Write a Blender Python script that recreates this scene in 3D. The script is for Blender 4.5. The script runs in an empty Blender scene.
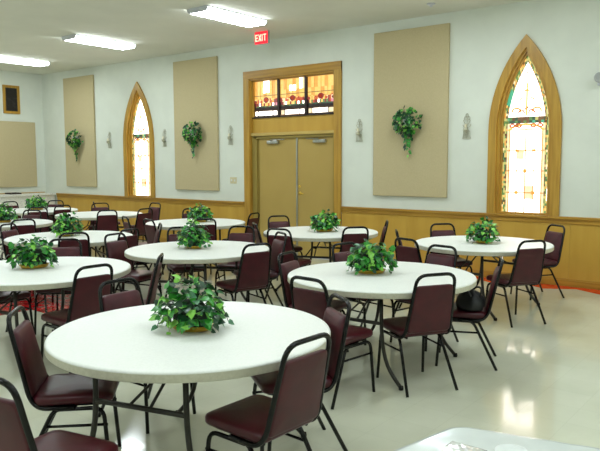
import bpy, bmesh, math, random
from math import sin, cos, pi, radians as R, sqrt, hypot, atan2
from mathutils import Vector, Matrix

S = bpy.context.scene
COL = S.collection
S.view_settings.view_transform = 'Standard'
S.view_settings.look = 'None'
S.view_settings.gamma = 1
S.view_settings.use_curve_mapping = False
S.view_settings.exposure = 0.5

# ------------------------------------------------------------------ materials
def lin(c):
    return tuple((v/12.92 if v <= .04045 else ((v+.055)/1.055)**2.4) for v in [x/255 for x in c]) + (1,)

def mat(name, rgb, rough=.5, metal=0, spec=.5, coat=0, noise=None, emit=0, ecol=None, bump=0, bscale=200, trans=0, alpha=1):
    m = bpy.data.materials.new(name); m.use_nodes = True
    nt = m.node_tree; b = nt.nodes['Principled BSDF']
    b.inputs['Base Color'].default_value = lin(rgb)
    b.inputs['Roughness'].default_value = rough
    b.inputs['Metallic'].default_value = metal
    b.inputs['Specular IOR Level'].default_value = spec
    b.inputs['Coat Weight'].default_value = coat
    b.inputs['Transmission Weight'].default_value = trans
    b.inputs['Alpha'].default_value = alpha
    if emit:
        b.inputs['Emission Color'].default_value = lin(ecol or rgb)
        b.inputs['Emission Strength'].default_value = emit
    tc = nt.nodes.new('ShaderNodeTexCoord')
    if noise:       # (second colour, scale vector, detail, lo, hi)
        c2, sc, det, lo, hi = noise
        mp = nt.nodes.new('ShaderNodeMapping'); mp.inputs['Scale'].default_value = sc
        nz = nt.nodes.new('ShaderNodeTexNoise'); nz.inputs['Scale'].default_value = 1; nz.inputs['Detail'].default_value = det
        rp = nt.nodes.new('ShaderNodeValToRGB')
        rp.color_ramp.elements[0].position = lo; rp.color_ramp.elements[0].color = lin(rgb)
        rp.color_ramp.elements[1].position = hi; rp.color_ramp.elements[1].color = lin(c2)
        nt.links.new(tc.outputs['Object'], mp.inputs[0]); nt.links.new(mp.outputs[0], nz.inputs[0])
        nt.links.new(nz.outputs[0], rp.inputs[0]); nt.links.new(rp.outputs[0], b.inputs['Base Color'])
    if bump:
        nz = nt.nodes.new('ShaderNodeTexNoise'); nz.inputs['Scale'].default_value = bscale; nz.inputs['Detail'].default_value = 3
        bp = nt.nodes.new('ShaderNodeBump'); bp.inputs['Strength'].default_value = bump; bp.inputs['Distance'].default_value = .004
        nt.links.new(tc.outputs['Object'], nz.inputs[0]); nt.links.new(nz.outputs[0], bp.inputs['Height'])
        nt.links.new(bp.outputs[0], b.inputs['Normal'])
    return m

M = {}
M['wall'] = mat('wall_paint', (220, 224, 212), .85, spec=.2, noise=((215, 219, 207), (3, 3, 3), 4, .35, .65), bump=.08, bscale=120)
M['ceiling'] = mat('ceiling_paint', (224, 224, 212), .9, spec=.1, noise=((218, 218, 206), (1.5, 1.5, 1.5), 5, .35, .65), bump=.15, bscale=60)
M['fabric_panel'] = mat('tan_acoustic_fabric', (194, 180, 142), .95, spec=.05, noise=((187, 173, 136), (60, 60, 60), 4, .3, .7), bump=.2, bscale=400)
M['oak'] = mat('golden_oak', (186, 145, 56), .38, spec=.4, noise=((158, 116, 40), (26, 26, 1.6), 6, .38, .72), bump=.05)
M['oak_rail'] = mat('golden_oak_rail', (180, 137, 50), .38, spec=.4, noise=((150, 108, 36), (1.6, 26, 30), 6, .38, .72), bump=.05)
M['birch'] = mat('birch_plywood', (196, 156, 66), .42, spec=.35, noise=((184, 143, 56), (5, 5, .9), 6, .35, .7))
M['door_paint'] = mat('tan_door_paint', (178, 151, 82), .45, spec=.35, noise=((173, 146, 78), (2, 2, 2), 3, .3, .7))
M['door_frame_paint'] = mat('olive_frame_paint', (150, 130, 62), .45, spec=.35, noise=((144, 124, 58), (2, 2, 2), 3, .3, .7))
M['ledge'] = mat('pale_oak_ledge', (196, 168, 92), .4, noise=((178, 148, 76), (2, 26, 26), 5, .35, .7))
M['steel'] = mat('brushed_steel', (190, 190, 184), .3, metal=.9, noise=((150, 150, 146), (60, 60, 4), 3, .3, .7))
M['brass'] = mat('polished_brass', (226, 190, 84), .28, metal=.75, noise=((205, 165, 60), (30, 30, 30), 3, .3, .7))
M['black_metal'] = mat('black_chair_enamel', (5, 5, 5), .22, spec=.28, noise=((8, 8, 7), (40, 40, 40), 3, .3, .7))
M['table_metal'] = mat('grey_brown_table_enamel', (50, 48, 42), .38, spec=.3, noise=((42, 40, 35), (40, 40, 40), 3, .3, .7))
M['vinyl'] = mat('burgundy_vinyl', (70, 13, 24), .3, spec=.38, noise=((58, 10, 20), (9, 9, 9), 4, .3, .7), bump=.12, bscale=500)
M['vinyl_back'] = mat('burgundy_vinyl_back', (76, 21, 30), .42, spec=.35, noise=((58, 16, 23), (9, 9, 9), 4, .3, .7), bump=.12, bscale=500)
M['plastic_top'] = mat('off_white_table_plastic', (237, 239, 233), .45, spec=.3, noise=((232, 234, 228), (90, 90, 90), 3, .4, .62))
M['plastic_edge'] = mat('off_white_edge_plastic', (212, 209, 190), .45, spec=.3, noise=((203, 200, 180), (60, 60, 60), 3, .35, .65))
M['leafA'] = mat('leaf_mid_green', (58, 152, 50), .35, noise=((40, 126, 38), (25, 25, 25), 3, .3, .7))
M['leafB'] = mat('leaf_dark_green', (16, 72, 34), .35, noise=((10, 52, 26), (25, 25, 25), 3, .3, .7))
M['leafC'] = mat('leaf_light_green', (122, 194, 66), .4, noise=((136, 198, 84), (40, 40, 40), 3, .35, .7))
M['leafD'] = mat('leaf_blue_green', (74, 134, 88), .4, noise=((44, 96, 66), (40, 40, 40), 3, .35, .7))
M['leaf_core'] = mat('dark_leaf_core', (18, 32, 20), .9, noise=((30, 44, 24), (60, 60, 60), 4, .3, .7), bump=.4, bscale=90)  # dark green-black for the filler core added inside the table ivies
M['stem'] = mat('ivy_stem', (50, 66, 34), .6, noise=((40, 52, 28), (60, 60, 60), 3, .3, .7))
M['white_ceramic'] = mat('white_ceramic', (226, 230, 228), .25, noise=((215, 219, 217), (20, 20, 20), 3, .3, .7))
M['fixture'] = mat('fixture_enamel', (206, 208, 214), .4, noise=((198, 200, 208), (8, 8, 8), 3, .3, .7))
M['cream_plate'] = mat('cream_switch_plastic', (214, 204, 164), .4, noise=((208, 197, 156), (20, 20, 20), 3, .3, .7))
M['sconce_metal'] = mat('antique_silver_gold', (176, 172, 146), .3, metal=.75, noise=((206, 204, 186), (60, 60, 60), 3, .35, .65))
M['candle'] = mat('ivory_candle', (236, 230, 204), .5, noise=((226, 218, 186), (30, 30, 30), 3, .3, .7))
M['red_tile'] = mat('red_floor_tile', (176, 18, 22), .25, spec=.4, noise=((150, 14, 18), (9, 9, 9), 4, .35, .65))
M['red_tile2'] = mat('orange_red_floor_tile', (214, 72, 30), .25, spec=.5, noise=((196, 58, 26), (9, 9, 9), 4, .35, .65))
M['dark_picture'] = mat('dark_print', (26, 24, 26), .3, noise=((50, 46, 48), (9, 9, 14), 4, .5, .75))
M['dark_tray'] = mat('dark_tray', (60, 48, 38), .5, noise=((48, 38, 30), (20, 20, 20), 3, .3, .7))
M['counter'] = mat('white_speckled_laminate', (226, 226, 216), .45, noise=((196, 196, 188), (40, 40, 40), 5, .52, .7))
M['bag'] = mat('black_bag_fabric', (14, 14, 15), .55, noise=((24, 24, 25), (50, 50, 50), 3, .3, .7), bump=.4, bscale=70)
M['wrap'] = mat('white_plastic_cover', (208, 214, 211), .2, spec=.5, coat=.3, noise=((202, 208, 205), (12, 12, 12), 3, .3, .7))
M['clear'] = mat('clear_film', (238, 244, 246), .08, spec=.8, trans=.7, noise=((230, 238, 240), (12, 12, 12), 3, .3, .7))
M['exit_red'] = mat('exit_sign_red', (228, 30, 44), .4, emit=.75, ecol=(240, 30, 50), noise=((222, 26, 40), (20, 20, 20), 2, .3, .7))
M['exit_white'] = mat('exit_letter_glow', (255, 214, 190), .4, emit=.9, ecol=(255, 200, 170), noise=((250, 206, 182), (20, 20, 20), 2, .3, .7))
M['lamp'] = mat('lit_acrylic_diffuser', (250, 252, 255), .5, emit=1, ecol=(238, 249, 255), noise=((245, 248, 252), (30, 30, 30), 2, .3, .7))
M['lens_grey'] = mat('grey_lamp_housing', (176, 178, 176), .35, noise=((160, 162, 160), (30, 30, 30), 2, .3, .7))

def glass(name, rgb, e, c2=None):
    c2 = c2 or tuple(min(255, int(v*.93)) for v in rgb)
    m = mat(name, rgb, .2, noise=(c2, (14, 14, 14), 3, .35, .65))
    nt = m.node_tree; b = nt.nodes['Principled BSDF']
    for l in nt.links:
        if l.to_socket == b.inputs['Base Color']: src = l.from_socket
    nt.links.new(src, b.inputs['Emission Color'])
    b.inputs['Emission Strength'].default_value = e
    b.inputs['Base Color'].default_value = (.05, .05, .05, 1)
    for l in list(nt.links):
        if l.to_socket == b.inputs['Base Color']: nt.links.remove(l)
    return m
G = {
 'white': glass('glass_white', (255, 240, 224), 3.2, (255, 244, 234)),
 'cream': glass('glass_cream', (255, 222, 160), .9, (255, 232, 190)),
 'gold': glass('glass_gold', (255, 212, 116), .85, (255, 200, 96)),
 'amber': glass('glass_amber', (250, 184, 82), .75, (240, 166, 64)),
 'orange': glass('glass_orange', (240, 110, 40), .6, (226, 80, 30)),
 'red': glass('glass_red', (196, 44, 26), .45, (160, 34, 24)),
 'green': glass('glass_green', (104, 156, 74), .55, (120, 160, 84)),
 'dgreen': glass('glass_dark_green', (40, 84, 56), .5, (54, 100, 60)),
 'teal': glass('glass_teal', (66, 190, 140), .6, (80, 206, 156)),
 'brown': glass('glass_brown', (120, 74, 30), .5, (150, 100, 40)),
 'olive': glass('glass_olive', (206, 200, 108), .75, (214, 204, 120)),
 'pink': glass('glass_pink', (226, 130, 150), .8, (236, 160, 170)),
 'lead': mat('lead_came', (46, 34, 34), .5, metal=.3, noise=((60, 46, 42), (30, 30, 30), 2, .3, .7)),
 'leadlit': mat('thin_amber_came', (206, 150, 76), .5, noise=((226, 170, 96), (30, 30, 30), 2, .3, .7), emit=.3, ecol=(226, 166, 90)),
}

# ------------------------------------------------------------------ mesh helper
class MB:
    def __init__(s): s.v = []; s.f = []; s.m = []; s.mats = []; s.sm = []
    def mi(s, m):
        if m not in s.mats: s.mats.append(m)
        return s.mats.index(m)
    def add(s, vs, fs, m, smooth=False, T=None):
        o = len(s.v); i = s.mi(m)
        for v in vs:
            v = Vector(v)
            s.v.append(T @ v if T else v)
        for f in fs: s.f.append([a+o for a in f]); s.m.append(i); s.sm.append(smooth)
        return s
    def box(s, a, b, m, bev=0, T=None):
        x0, y0, z0 = a; x1, y1, z1 = b
        if bev <= 0:
            vs = [(x, y, z) for x in (x0, x1) for y in (y0, y1) for z in (z0, z1)]
            fs = [(0, 1, 3, 2), (4, 6, 7, 5), (0, 4, 5, 1), (2, 3, 7, 6), (0, 2, 6, 4), (1, 5, 7, 3)]
            return s.add(vs, fs, m, False, T)
        bm = bmesh.new(); bmesh.ops.create_cube(bm, size=1)
        for v in bm.verts:
            v.co = Vector(((x0+x1)/2+v.co.x*(x1-x0), (y0+y1)/2+v.co.y*(y1-y0), (z0+z1)/2+v.co.z*(z1-z0)))
        bmesh.ops.bevel(bm, geom=bm.edges[:], offset=bev, segments=2, affect='EDGES', profile=.5)
        bm.verts.index_update()
        s.add([v.co.copy() for v in bm.verts], [[v.index for v in f.verts] for f in bm.faces], m, False, T); bm.free()
        return s
    def tube(s, path, r, m, n=8, closed=False, T=None, cap=True):
        P = [Vector(p) for p in path]; k = len(P)
        rs = r if isinstance(r, (list, tuple)) else [r]*k
        tan = []
        for i in range(k):
            a = P[i-1] if (i or closed) else P[i]; b = P[(i+1) % k] if (i < k-1 or closed) else P[i]
            t = (b-a); tan.append(t.normalized() if t.length > 1e-9 else Vector((0, 0, 1)))
        ref = Vector((0, 0, 1)) if abs(tan[0].z) < .9 else Vector((1, 0, 0))
        nrm = (ref - tan[0]*ref.dot(tan[0])).normalized(); vs = []; fs = []
        for i in range(k):
            nrm = (nrm - tan[i]*nrm.dot(tan[i])).normalized(); bi = tan[i].cross(nrm)
            for j in range(n):
                a = 2*pi*j/n; vs.append(P[i] + (nrm*cos(a)+bi*sin(a))*rs[i])
        for i in range(k if closed else k-1):
            for j in range(n):
                a = i*n+j; b = i*n+(j+1) % n; i2 = (i+1) % k
                fs.append((a, b, i2*n+(j+1) % n, i2*n+j))
        s.add(vs, fs, m, True, T)
        if cap and not closed:
            s.add(vs[:n], [list(range(n))[::-1]], m, False, T); s.add(vs[-n:], [list(range(n))], m, False, T)
        return s
    def lathe(s, prof, m, n=32, T=None, sx=1, sy=1, smooth=True):
        vs = []; fs = []
        for r, z in prof:
            for j in range(n):
                a = 2*pi*j/n; vs.append((r*cos(a)*sx, r*sin(a)*sy, z))
        for i in range(len(prof)-1):
            for j in range(n):
                fs.append((i*n+j, i*n+(j+1) % n, (i+1)*n+(j+1) % n, (i+1)*n+j))
        if prof[0][0] > 1e-6: fs.append(list(range(n))[::-1])
        if prof[-1][0] > 1e-6: fs.append([(len(prof)-1)*n+j for j in range(n)])
        return s.add(vs, fs, m, smooth, T)
    def stack(s, rings, m, T=None):      # rings = lists of points, same count; ends closed with a centre fan
        n = len(rings[0]); vs = [p for r in rings for p in r]; fs = []
        for i in range(len(rings)-1):
            for j in range(n):
                fs.append((i*n+j, i*n+(j+1) % n, (i+1)*n+(j+1) % n, (i+1)*n+j))
        fs.append(list(range(n))[::-1]); fs.append([(len(rings)-1)*n+j for j in range(n)])
        return s.add(vs, fs, m, True, T)
    def build(s, name, parent=None, loc=None):
        me = bpy.data.meshes.new(name); me.from_pydata([tuple(v) for v in s.v], [], s.f)
        for m in s.mats: me.materials.append(m)
        me.polygons.foreach_set('material_index', s.m); me.polygons.foreach_set('use_smooth', s.sm)
        bm = bmesh.new(); bm.from_mesh(me); bmesh.ops.remove_doubles(bm, verts=bm.verts, dist=1e-6)
        bmesh.ops.recalc_face_normals(bm, faces=bm.faces); bm.to_mesh(me); bm.free()
        o = bpy.data.objects.new(name, me); COL.objects.link(o)
        if parent: o.parent = parent
        if loc: o.location = loc
        return o

def fillet(pts, r, n=5, closed=False):
    P = [Vector(p) for p in pts]; out = []; k = len(P)
    for i in range(k):
        if not closed and i in (0, k-1): out.append(P[i]); continue
        a, b, c = P[i-1], P[i], P[(i+1) % k]; rr = r[i] if isinstance(r, (list, tuple)) else r
        d1 = min(rr, (a-b).length*.49); d2 = min(rr, (c-b).length*.49)
        p = b+(a-b).normalized()*d1; q = b+(c-b).normalized()*d2
        for j in range(n+1):
            t = j/n; out.append(p*(1-t)**2+b*2*t*(1-t)+q*t*t)
    return out

def empty(name, loc, rz=0, label=None, cat=None, group=None, kind=None):
    o = bpy.data.objects.new(name, None); COL.objects.link(o); o.empty_display_size = .1
    o.location = loc; o.rotation_euler = (0, 0, rz); return tag(o, label, cat, group, kind)
def tag(o, label=None, cat=None, group=None, kind=None):
    if label: o['label'] = label
    if cat: o['category'] = cat
    if group: o['group'] = group
    if kind: o['kind'] = kind
    return o
def dup(o, loc, rz, label, parent=None):
    c = o.copy(); COL.objects.link(c); c.location = loc; c.rotation_euler = (0, 0, rz); c['label'] = label
    for ch in KIDS[o]:
        d = ch.copy(); COL.objects.link(d); d.parent = c
        for g in KIDS.get(ch, []):
            e = g.copy(); COL.objects.link(e); e.parent = d
    return c
KIDS = {}
def freeze(root):        # remember a thing's tree once, so that copies do not have to search for it
    KIDS[root] = list(root.children)
    for c in root.children: KIDS[c] = list(c.children)

# ------------------------------------------------------------------ camera
f, yaw, pit, rol, H = 667.3, R(38.28), R(5.37), R(-.16), 1.650
fw = Vector((-sin(yaw)*cos(pit), cos(yaw)*cos(pit), -sin(pit)))
rt = Vector((cos(yaw), sin(yaw), 0)); up = rt.cross(fw)
r2 = rt*cos(rol)+up*sin(rol); u2 = up*cos(rol)-rt*sin(rol)
cd = bpy.data.cameras.new('camera'); cam = bpy.data.objects.new('camera', cd); COL.objects.link(cam)
cd.sensor_fit = 'HORIZONTAL'; cd.sensor_width = 36; cd.lens = f/600*36; cd.clip_start = .05
cam.matrix_world = Matrix(((r2.x, u2.x, -fw.x, 0), (r2.y, u2.y, -fw.y, 0), (r2.z, u2.z, -fw.z, H), (0, 0, 0, 1)))
S.camera = cam

# ------------------------------------------------------------------ room shell
WY = 9.10; WX = -15.2; EX = 4.0; SY = -3.2; CZ = 3.805; TH = .25
def lancet(cx, a, spring, h, z0, n=14):
    """closed outline: bottom left, up, pointed arch, down to bottom right"""
    r = (a*a+h*h)/(2*a); L = []
    for i in range(n+1):
        z = h*i/n; x = (a-r)+sqrt(max(r*r-z*z, 0)); L.append((x, spring+z))
    L[-1] = (0, spring+h)
    right = [(cx+x, z) for x, z in L]; left = [(cx-x, z) for x, z in L]
    return [(cx-a, z0)]+left+right[::-1][1:]+[(cx+a, z0)]
WINX = {1: -11.535, 2: -3.28}
SPR, RISE, HA = 2.08, 1.28, .50
DX0, DX1, DZ = -8.42, -6.35, 3.22

def plate(name, outer, holes, y0, y1, m, parent=None):
    cu = bpy.data.curves.new(name, 'CURVE'); cu.dimensions = '2D'; cu.fill_mode = 'BOTH'; cu.extrude = (y1-y0)/2
    for pts in [outer]+holes:
        sp = cu.splines.new('POLY'); sp.points.add(len(pts)-1); sp.use_cyclic_u = True
        for p, q in zip(sp.points, pts): p.co = (q[0], q[1], 0, 1)
    t = bpy.data.objects.new('tmp', cu); COL.objects.link(t)
    dg = bpy.context.evaluated_depsgraph_get(); me = bpy.data.meshes.new_from_object(t.evaluated_get(dg))
    bpy.data.objects.remove(t); bpy.data.curves.remove(cu)
    me.transform(Matrix.Translation((0, (y0+y1)/2, 0)) @ Matrix.Rotation(pi/2, 4, 'X'))
    me.name = name; me.materials.clear(); me.materials.append(m)
    for p in me.polygons: p.material_index = 0; p.use_smooth = False
    o = bpy.data.objects.new(name, me); COL.objects.link(o)
    if parent: o.parent = parent
    return o
def struct(o): o['kind'] = 'structure'; return o

holes = [lancet(x, HA-.03, SPR, RISE-.05, .93) for x in WINX.values()]
struct(plate('wall_back', [(WX-TH, 0), (DX0, 0), (DX0, DZ), (DX1, DZ), (DX1, 0), (EX+TH, 0), (EX+TH, CZ), (WX-TH, CZ)], holes, WY, WY+TH, M['wall']))
struct(MB().box((WX-TH, SY-TH, 0), (WX, WY, CZ), M['wall']).build('wall_left'))
struct(MB().box((EX, SY-TH, 0), (EX+TH, WY, CZ), M['wall']).build('wall_right'))
struct(MB().box((WX, SY-TH, 0), (EX, SY, CZ), M['wall']).build('wall_front'))
struct(MB().box((WX-TH, SY-TH, CZ), (EX+TH, WY+TH, CZ+.1), M['ceiling']).build('ceiling'))

# glossy floor of square vinyl tiles
fm = mat('glossy_vinyl_tile', (206, 209, 192), .11, spec=.5, coat=.2)
nt = fm.node_tree; b = nt.nodes['Principled BSDF']; tc = nt.nodes.new('ShaderNodeTexCoord')
mp = nt.nodes.new('ShaderNodeMapping'); mp.inputs['Scale'].default_value = (1, 1, 1)
br = nt.nodes.new('ShaderNodeTexBrick'); br.offset = 0
for k, v in (('Scale', 1), ('Mortar Size', .0016), ('Mortar Smooth', .3), ('Brick Width', .3048), ('Row Height', .3048), ('Bias', 0)): br.inputs[k].default_value = v
br.inputs['Color1'].default_value = lin((210, 211, 190)); br.inputs['Color2'].default_value = lin((207, 208, 186)); br.inputs['Mortar'].default_value = lin((198, 198, 176))
nz = nt.nodes.new('ShaderNodeTexNoise'); nz.inputs['Scale'].default_value = 2.2; nz.inputs['Detail'].default_value = 6
mx = nt.nodes.new('ShaderNodeMix'); mx.data_type = 'RGBA'; mx.blend_type = 'MULTIPLY'
rp = nt.nodes.new('ShaderNodeValToRGB'); rp.color_ramp.elements[0].position = .3; rp.color_ramp.elements[0].color = (.9, .9, .88, 1); rp.color_ramp.elements[1].position = .7
nt.links.new(tc.outputs['Object'], mp.inputs[0]); nt.links.new(mp.outputs[0], br.inputs[0]); nt.links.new(tc.outputs['Object'], nz.inputs[0])
nt.links.new(nz.outputs[0], rp.inputs[0]); mx.inputs[0].default_value = 1
nt.links.new(br.outputs[0], mx.inputs[6]); nt.links.new(rp.outputs[0], mx.inputs[7]); nt.links.new(mx.outputs[2], b.inputs['Base Color'])
bp = nt.nodes.new('ShaderNodeBump'); bp.inputs['Strength'].default_value = .06; bp.inputs['Distance'].default_value = .004
nz2 = nt.nodes.new('ShaderNodeTexNoise'); nz2.inputs['Scale'].default_value = 5; nz2.inputs['Detail'].default_value = 2
nt.links.new(tc.outputs['Object'], nz2.inputs[0]); nt.links.new(nz2.outputs[0], bp.inputs['Height']); nt.links.new(bp.outputs[0], b.inputs['Normal'])
struct(MB().box((WX-TH, SY-TH, -.1), (EX+TH, WY+TH, 0), fm).build('floor'))

# red tile border with a toothed edge along the back wall, and the red inlay in the middle of the floor
mb = MB(); yb = WY-.02; z = .002
poly = [(WX, yb)]; 
x = -5.0
pts = []
k = 0
while x < EX:
    pts.append((x, 8.94 if k % 2 else 8.74)); x += .36; k += 1
pts.append((EX, 8.85))
for (xa, ya), (xb, yb2) in zip(pts[:-1], pts[1:]):
    if xa < DX0-.1 and xb > DX0: pass
    mb.add([(xa, yb, z), (xb, yb, z), (xb, yb2, z), (xa, ya, z)], [(0, 1, 2, 3)], M['red_tile2'])
struct(mb.build('trim_1'))
mb = MB()
mb.add([(-8.6, 3.3, z), (-7.0, 3.3, z), (-7.0, 5.1, z), (-8.6, 5.1, z)], [(0, 1, 2, 3)], M['red_tile'])
mb.add([(-7.0, 3.95, z), (-6.45, 3.95, z), (-6.45, 5.1, z), (-7.0, 5.1, z)], [(0, 1, 2, 3)], M['red_tile'])
struct(mb.build('trim_2'))

# wainscot, chair rail and baseboard on the back wall (runs on either side of the doorway)
runs = [(WX+.5, -8.49), (-6.29, EX)]
mb = MB()
for a, b_ in runs:
    x = a
    while x < b_-.01:
        e = min(x+1.22, b_); mb.box((x+.001, WY-.012, .10), (e-.001, WY-.001, .84), M['birch']); x = e
struct(mb.build('trim_3'))
mb = MB()
for a, b_ in runs:
    mb.box((a, WY-.026, .835), (b_, WY-.001, .895), M['oak_rail'], .004)
    mb.box((a, WY-.045, .895), (b_, WY-.001, .932), M['oak_rail'], .006)
struct(mb.build('trim_4'))
mb = MB()
for a, b_ in runs:
    mb.box((a, WY-.024, .003), (b_, WY-.001, .085), M['oak_rail'], .003)
    mb.box((a, WY-.018, .083), (b_, WY-.001, .105), M['oak_rail'], .004)
struct(mb.build('baseboard_back'))
struct(MB().box((WX+.001, SY, .92), (WX+.03, WY-.05, .955), M['oak_rail'], .004).build('trim_5'))

# ------------------------------------------------------------------ arched stained-glass windows
def ring(mb, o, i, y0, y1, m):
    """prism between two outlines with the same point count (open at the sill)"""
    n = len(o)
    vs = [(x, y0, z) for x, z in o]+[(x, y0, z) for x, z in i]+[(x, y1, z) for x, z in o]+[(x, y1, z) for x, z in i]
    fs = []
    for k in range(n-1):
        fs += [(k, k+1, n+k+1, n+k), (2*n+k, 3*n+k, 3*n+k+1, 2*n+k+1), (k, 2*n+k, 2*n+k+1, k+1), (n+k, n+k+1, 3*n+k+1, 3*n+k)]
    for k in (0, n-1): fs.append((k, n+k, 3*n+k, 2*n+k))
    mb.add(vs, fs, m)
def window(n, seed):
    cx = WINX[n]; rnd = random.Random(seed)
    root = empty('window_%d' % n, (cx, WY, .93), kind='structure')
    mb = MB(); L = lambda a, ap, z0: [(x, z) for x, z in lancet(0, a, SPR-.93, ap-SPR, z0)]
    z0 = .002
    ring(mb, L(.50, 3.36, z0), L(.385, 3.19, z0), -.035, .03, M['oak'])
    ring(mb, L(.388, 3.195, z0), L(.345, 3.14, z0), .004, .12, M['oak'])
    ring(mb, L(.347, 3.145, z0), L(.318, 3.095, z0), .03, .12, M['oak'])
    mb.box((-.35, .0, z0), (.35, .12, .03), M['oak_rail'], .003)
    mb.build('window_frame', root)
    g = MB(); yg = .065
    n_ = len(L(.32, 3.10, .03)); O = L(.322, 3.10, .03); I = L(.262, 3.0, .03)
    # mosaic border: small pieces of green, olive, amber and brown glass
    def lerp(p, q, t): return (p[0]+(q[0]-p[0])*t, p[1]+(q[1]-p[1])*t)
    pal = ['green', 'olive', 'green', 'olive', 'amber', 'brown', 'green', 'gold', 'dgreen', 'olive', 'cream', 'olive']
    for k in range(n_-1):
        seg = hypot(O[k+1][0]-O[k][0], O[k+1][1]-O[k][1]); c = max(1, int(seg/.032))
        for j in range(c):
            a, b2 = j/c, (j+1)/c
            o0, o1, i0, i1 = lerp(O[k], O[k+1], a), lerp(O[k], O[k+1], b2), lerp(I[k], I[k+1], a), lerp(I[k], I[k+1], b2)
            zc = (o0[1]+o1[1])/2; m = rnd.choice(pal)
            if k < n_/2 and 1.52 < zc < 1.74 and n == 2: m = 'teal'
            if k > n_/2 and .18 < zc < .36 and n == 2 : m = 'white'
            for t0, t1, mm in ((0, .36, m), (.36, .7, rnd.choice(pal) if m != 'teal' else m), (.7, 1, rnd.choice(['brown', 'olive', 'green', 'amber']) if m != 'teal' else m)):
                p = [lerp(o0, i0, t0), lerp(o1, i1, t0), lerp(o1, i1, t1), lerp(o0, i0, t1)]
                g.add([(x, yg, z) for x, z in p], [(0, 1, 2, 3)], G[mm])
    # pale field, upper point and lower light, in narrow strips
    def halfw(z):
        if z <= SPR-.93: return .262
        h = 3.0-SPR; r = (.262**2+h*h)/(2*.262); return max(0, .262-r+sqrt(max(0, r*r-(z-(SPR-.93))**2)))
    zb = 2.225-.93       # patterned cross band
    rows = 46; zz = [.03+(zb-.045-.03)*k/20 for k in range(21)]
    for k in range(20):
        for (xa, xb, mm) in ((-.262, -.225, 'cream'), (-.225, 0, 'white'), (0, .225, 'white'), (.225, .262, 'cream')):
            if (k, xa) in ((12, -.225), (13, -.225), (4, 0), (5, 0), (3, 0)):
                g.add([(x, yg, z) for x, z in ((xa+(0 if xa == 0 else .1), zz[k]), (xb-(.1 if xa == 0 else .02), zz[k]), (xb-(.1 if xa == 0 else .02), zz[k+1]), (xa+(0 if xa == 0 else .1), zz[k+1]))], [(0, 1, 2, 3)], G['cream'])
                continue
            g.add([(x, yg, z) for x, z in ((xa, zz[k]), (xb, zz[k]), (xb, zz[k+1]), (xa, zz[k+1]))], [(0, 1, 2, 3)], G[mm])
    for (xa, xb, ka, kb) in ((-.225, -.125, 12, 14), (-.02, 0, 12, 14), (.125, .225, 3, 6)):
        g.add([(x, yg, z) for x, z in ((xa, zz[ka]), (xb, zz[ka]), (xb, zz[kb]), (xa, zz[kb]))], [(0, 1, 2, 3)], G['white'])
    zt = [zb+.045+(3.0-.93-zb-.045)*k/24 for k in range(25)]
    for k in range(24):
        a, b2 = halfw(zt[k]), halfw(zt[k+1])
        g.add([(-a, yg, zt[k]), (a, yg, zt[k]), (b2, yg, zt[k+1]), (-b2, yg, zt[k+1])], [(0, 1, 2, 3)], G['white'])
    for k in range(14):
        xa, xb = -.28+.04*k, -.28+.04*(k+1); p2 = ['dgreen', 'brown', 'green', 'teal', 'dgreen', 'brown', 'olive']
        for (za, zc) in ((zb-.045, zb-.005), (zb-.005, zb+.045)):
            g.add([(xa, yg, za), (xb, yg, za), (xb, yg, zc), (xa, yg, zc)], [(0, 1, 2, 3)], G[rnd.choice(p2)])
    g.build('stained_glass', root)
    # leading: amber lines, small crosses, scrolls under and over the cross band
    l = MB(); yl = .057
    def line(p, q, w, m): 
        d = Vector((q[0]-p[0], 0, q[1]-p[1])); nn = Vector((-d.z, 0, d.x)).normalized()*w/2
        A, B = Vector((p[0], yl, p[1])), Vector((q[0], yl, q[1])); dy = Vector((0, .006, 0))
        v = [A-nn, B-nn, B+nn, A+nn]; l.add(v+[x+dy for x in v], [(0, 1, 2, 3), (0, 4, 5, 1), (1, 5, 6, 2), (2, 6, 7, 3), (3, 7, 4, 0)], m)
    for x in (-.225, 0, .225): line((x, .03), (x, zb-.13), .015, G['leadlit'])
    for x in (-.115, .115): line((x, .03), (x, .72), .010, G['leadlit'])
    for z in (.30, .60, .88, zb-.13): line((-.262, z), (.262, z), .015, G['leadlit'])
    for x, z in ((-.115, .30), (.115, .30), (-.115, .88), (.115, .88), (0, .60)):
        for s in (1, -1): line((x-.02, z-.02*s), (x+.02, z+.02*s), .017, G['amber'])
    def arc(c, rx, rz, a0, a1, w, m, n=8):
        P = [(c[0]+rx*cos(a0+(a1-a0)*k/n), c[1]+rz*sin(a0+(a1-a0)*k/n)) for k in range(n+1)]
        for p, q in zip(P[:-1], P[1:]): line(p, q, w, m)
    arc((0, zb-.145), .235, .085, 0, pi, .03, G['gold'])
    for x in (-.19, -.1, .1, .19): arc((x, zb-.075), .035, .025, 0, 2*pi, .02, G['orange'], 6)
    arc((-.13, zb-.07), .02, .02, 0, 2*pi, .02, G['red'], 6)
    for s in (-1, 1):
        arc((s*.14, zb+.12), .06, .045, -.3, pi+.3, .024, G['amber'])
        arc((s*.07, zb+.09), .04, .05, 0, pi, .02, G['orange'])
        arc((s*.05, zb+.26), .05, .04, 0 if s > 0 else pi/2, pi/2 if s > 0 else pi, .016, G['amber'], 4)
        line((s*.09, zb+.30), (s*.13, zb+.33), .01, G['gold'])
        line((s*.03, zb+.42), (s*.06, zb+.45), .012, G['gold'])
    line((0, zb+.06), (0, zb+.5), .026, G['gold']); line((-.02, zb+.14), (.02, zb+.18), .03, G['red'])
    line((-.04, zb+.40), (.04, zb+.40), .022, G['amber']); line((-.012, 1.93), (.012, 1.95), .02, G['brown'])
    l.build('leading', root)
window(1, 5); window(2, 9)

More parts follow.
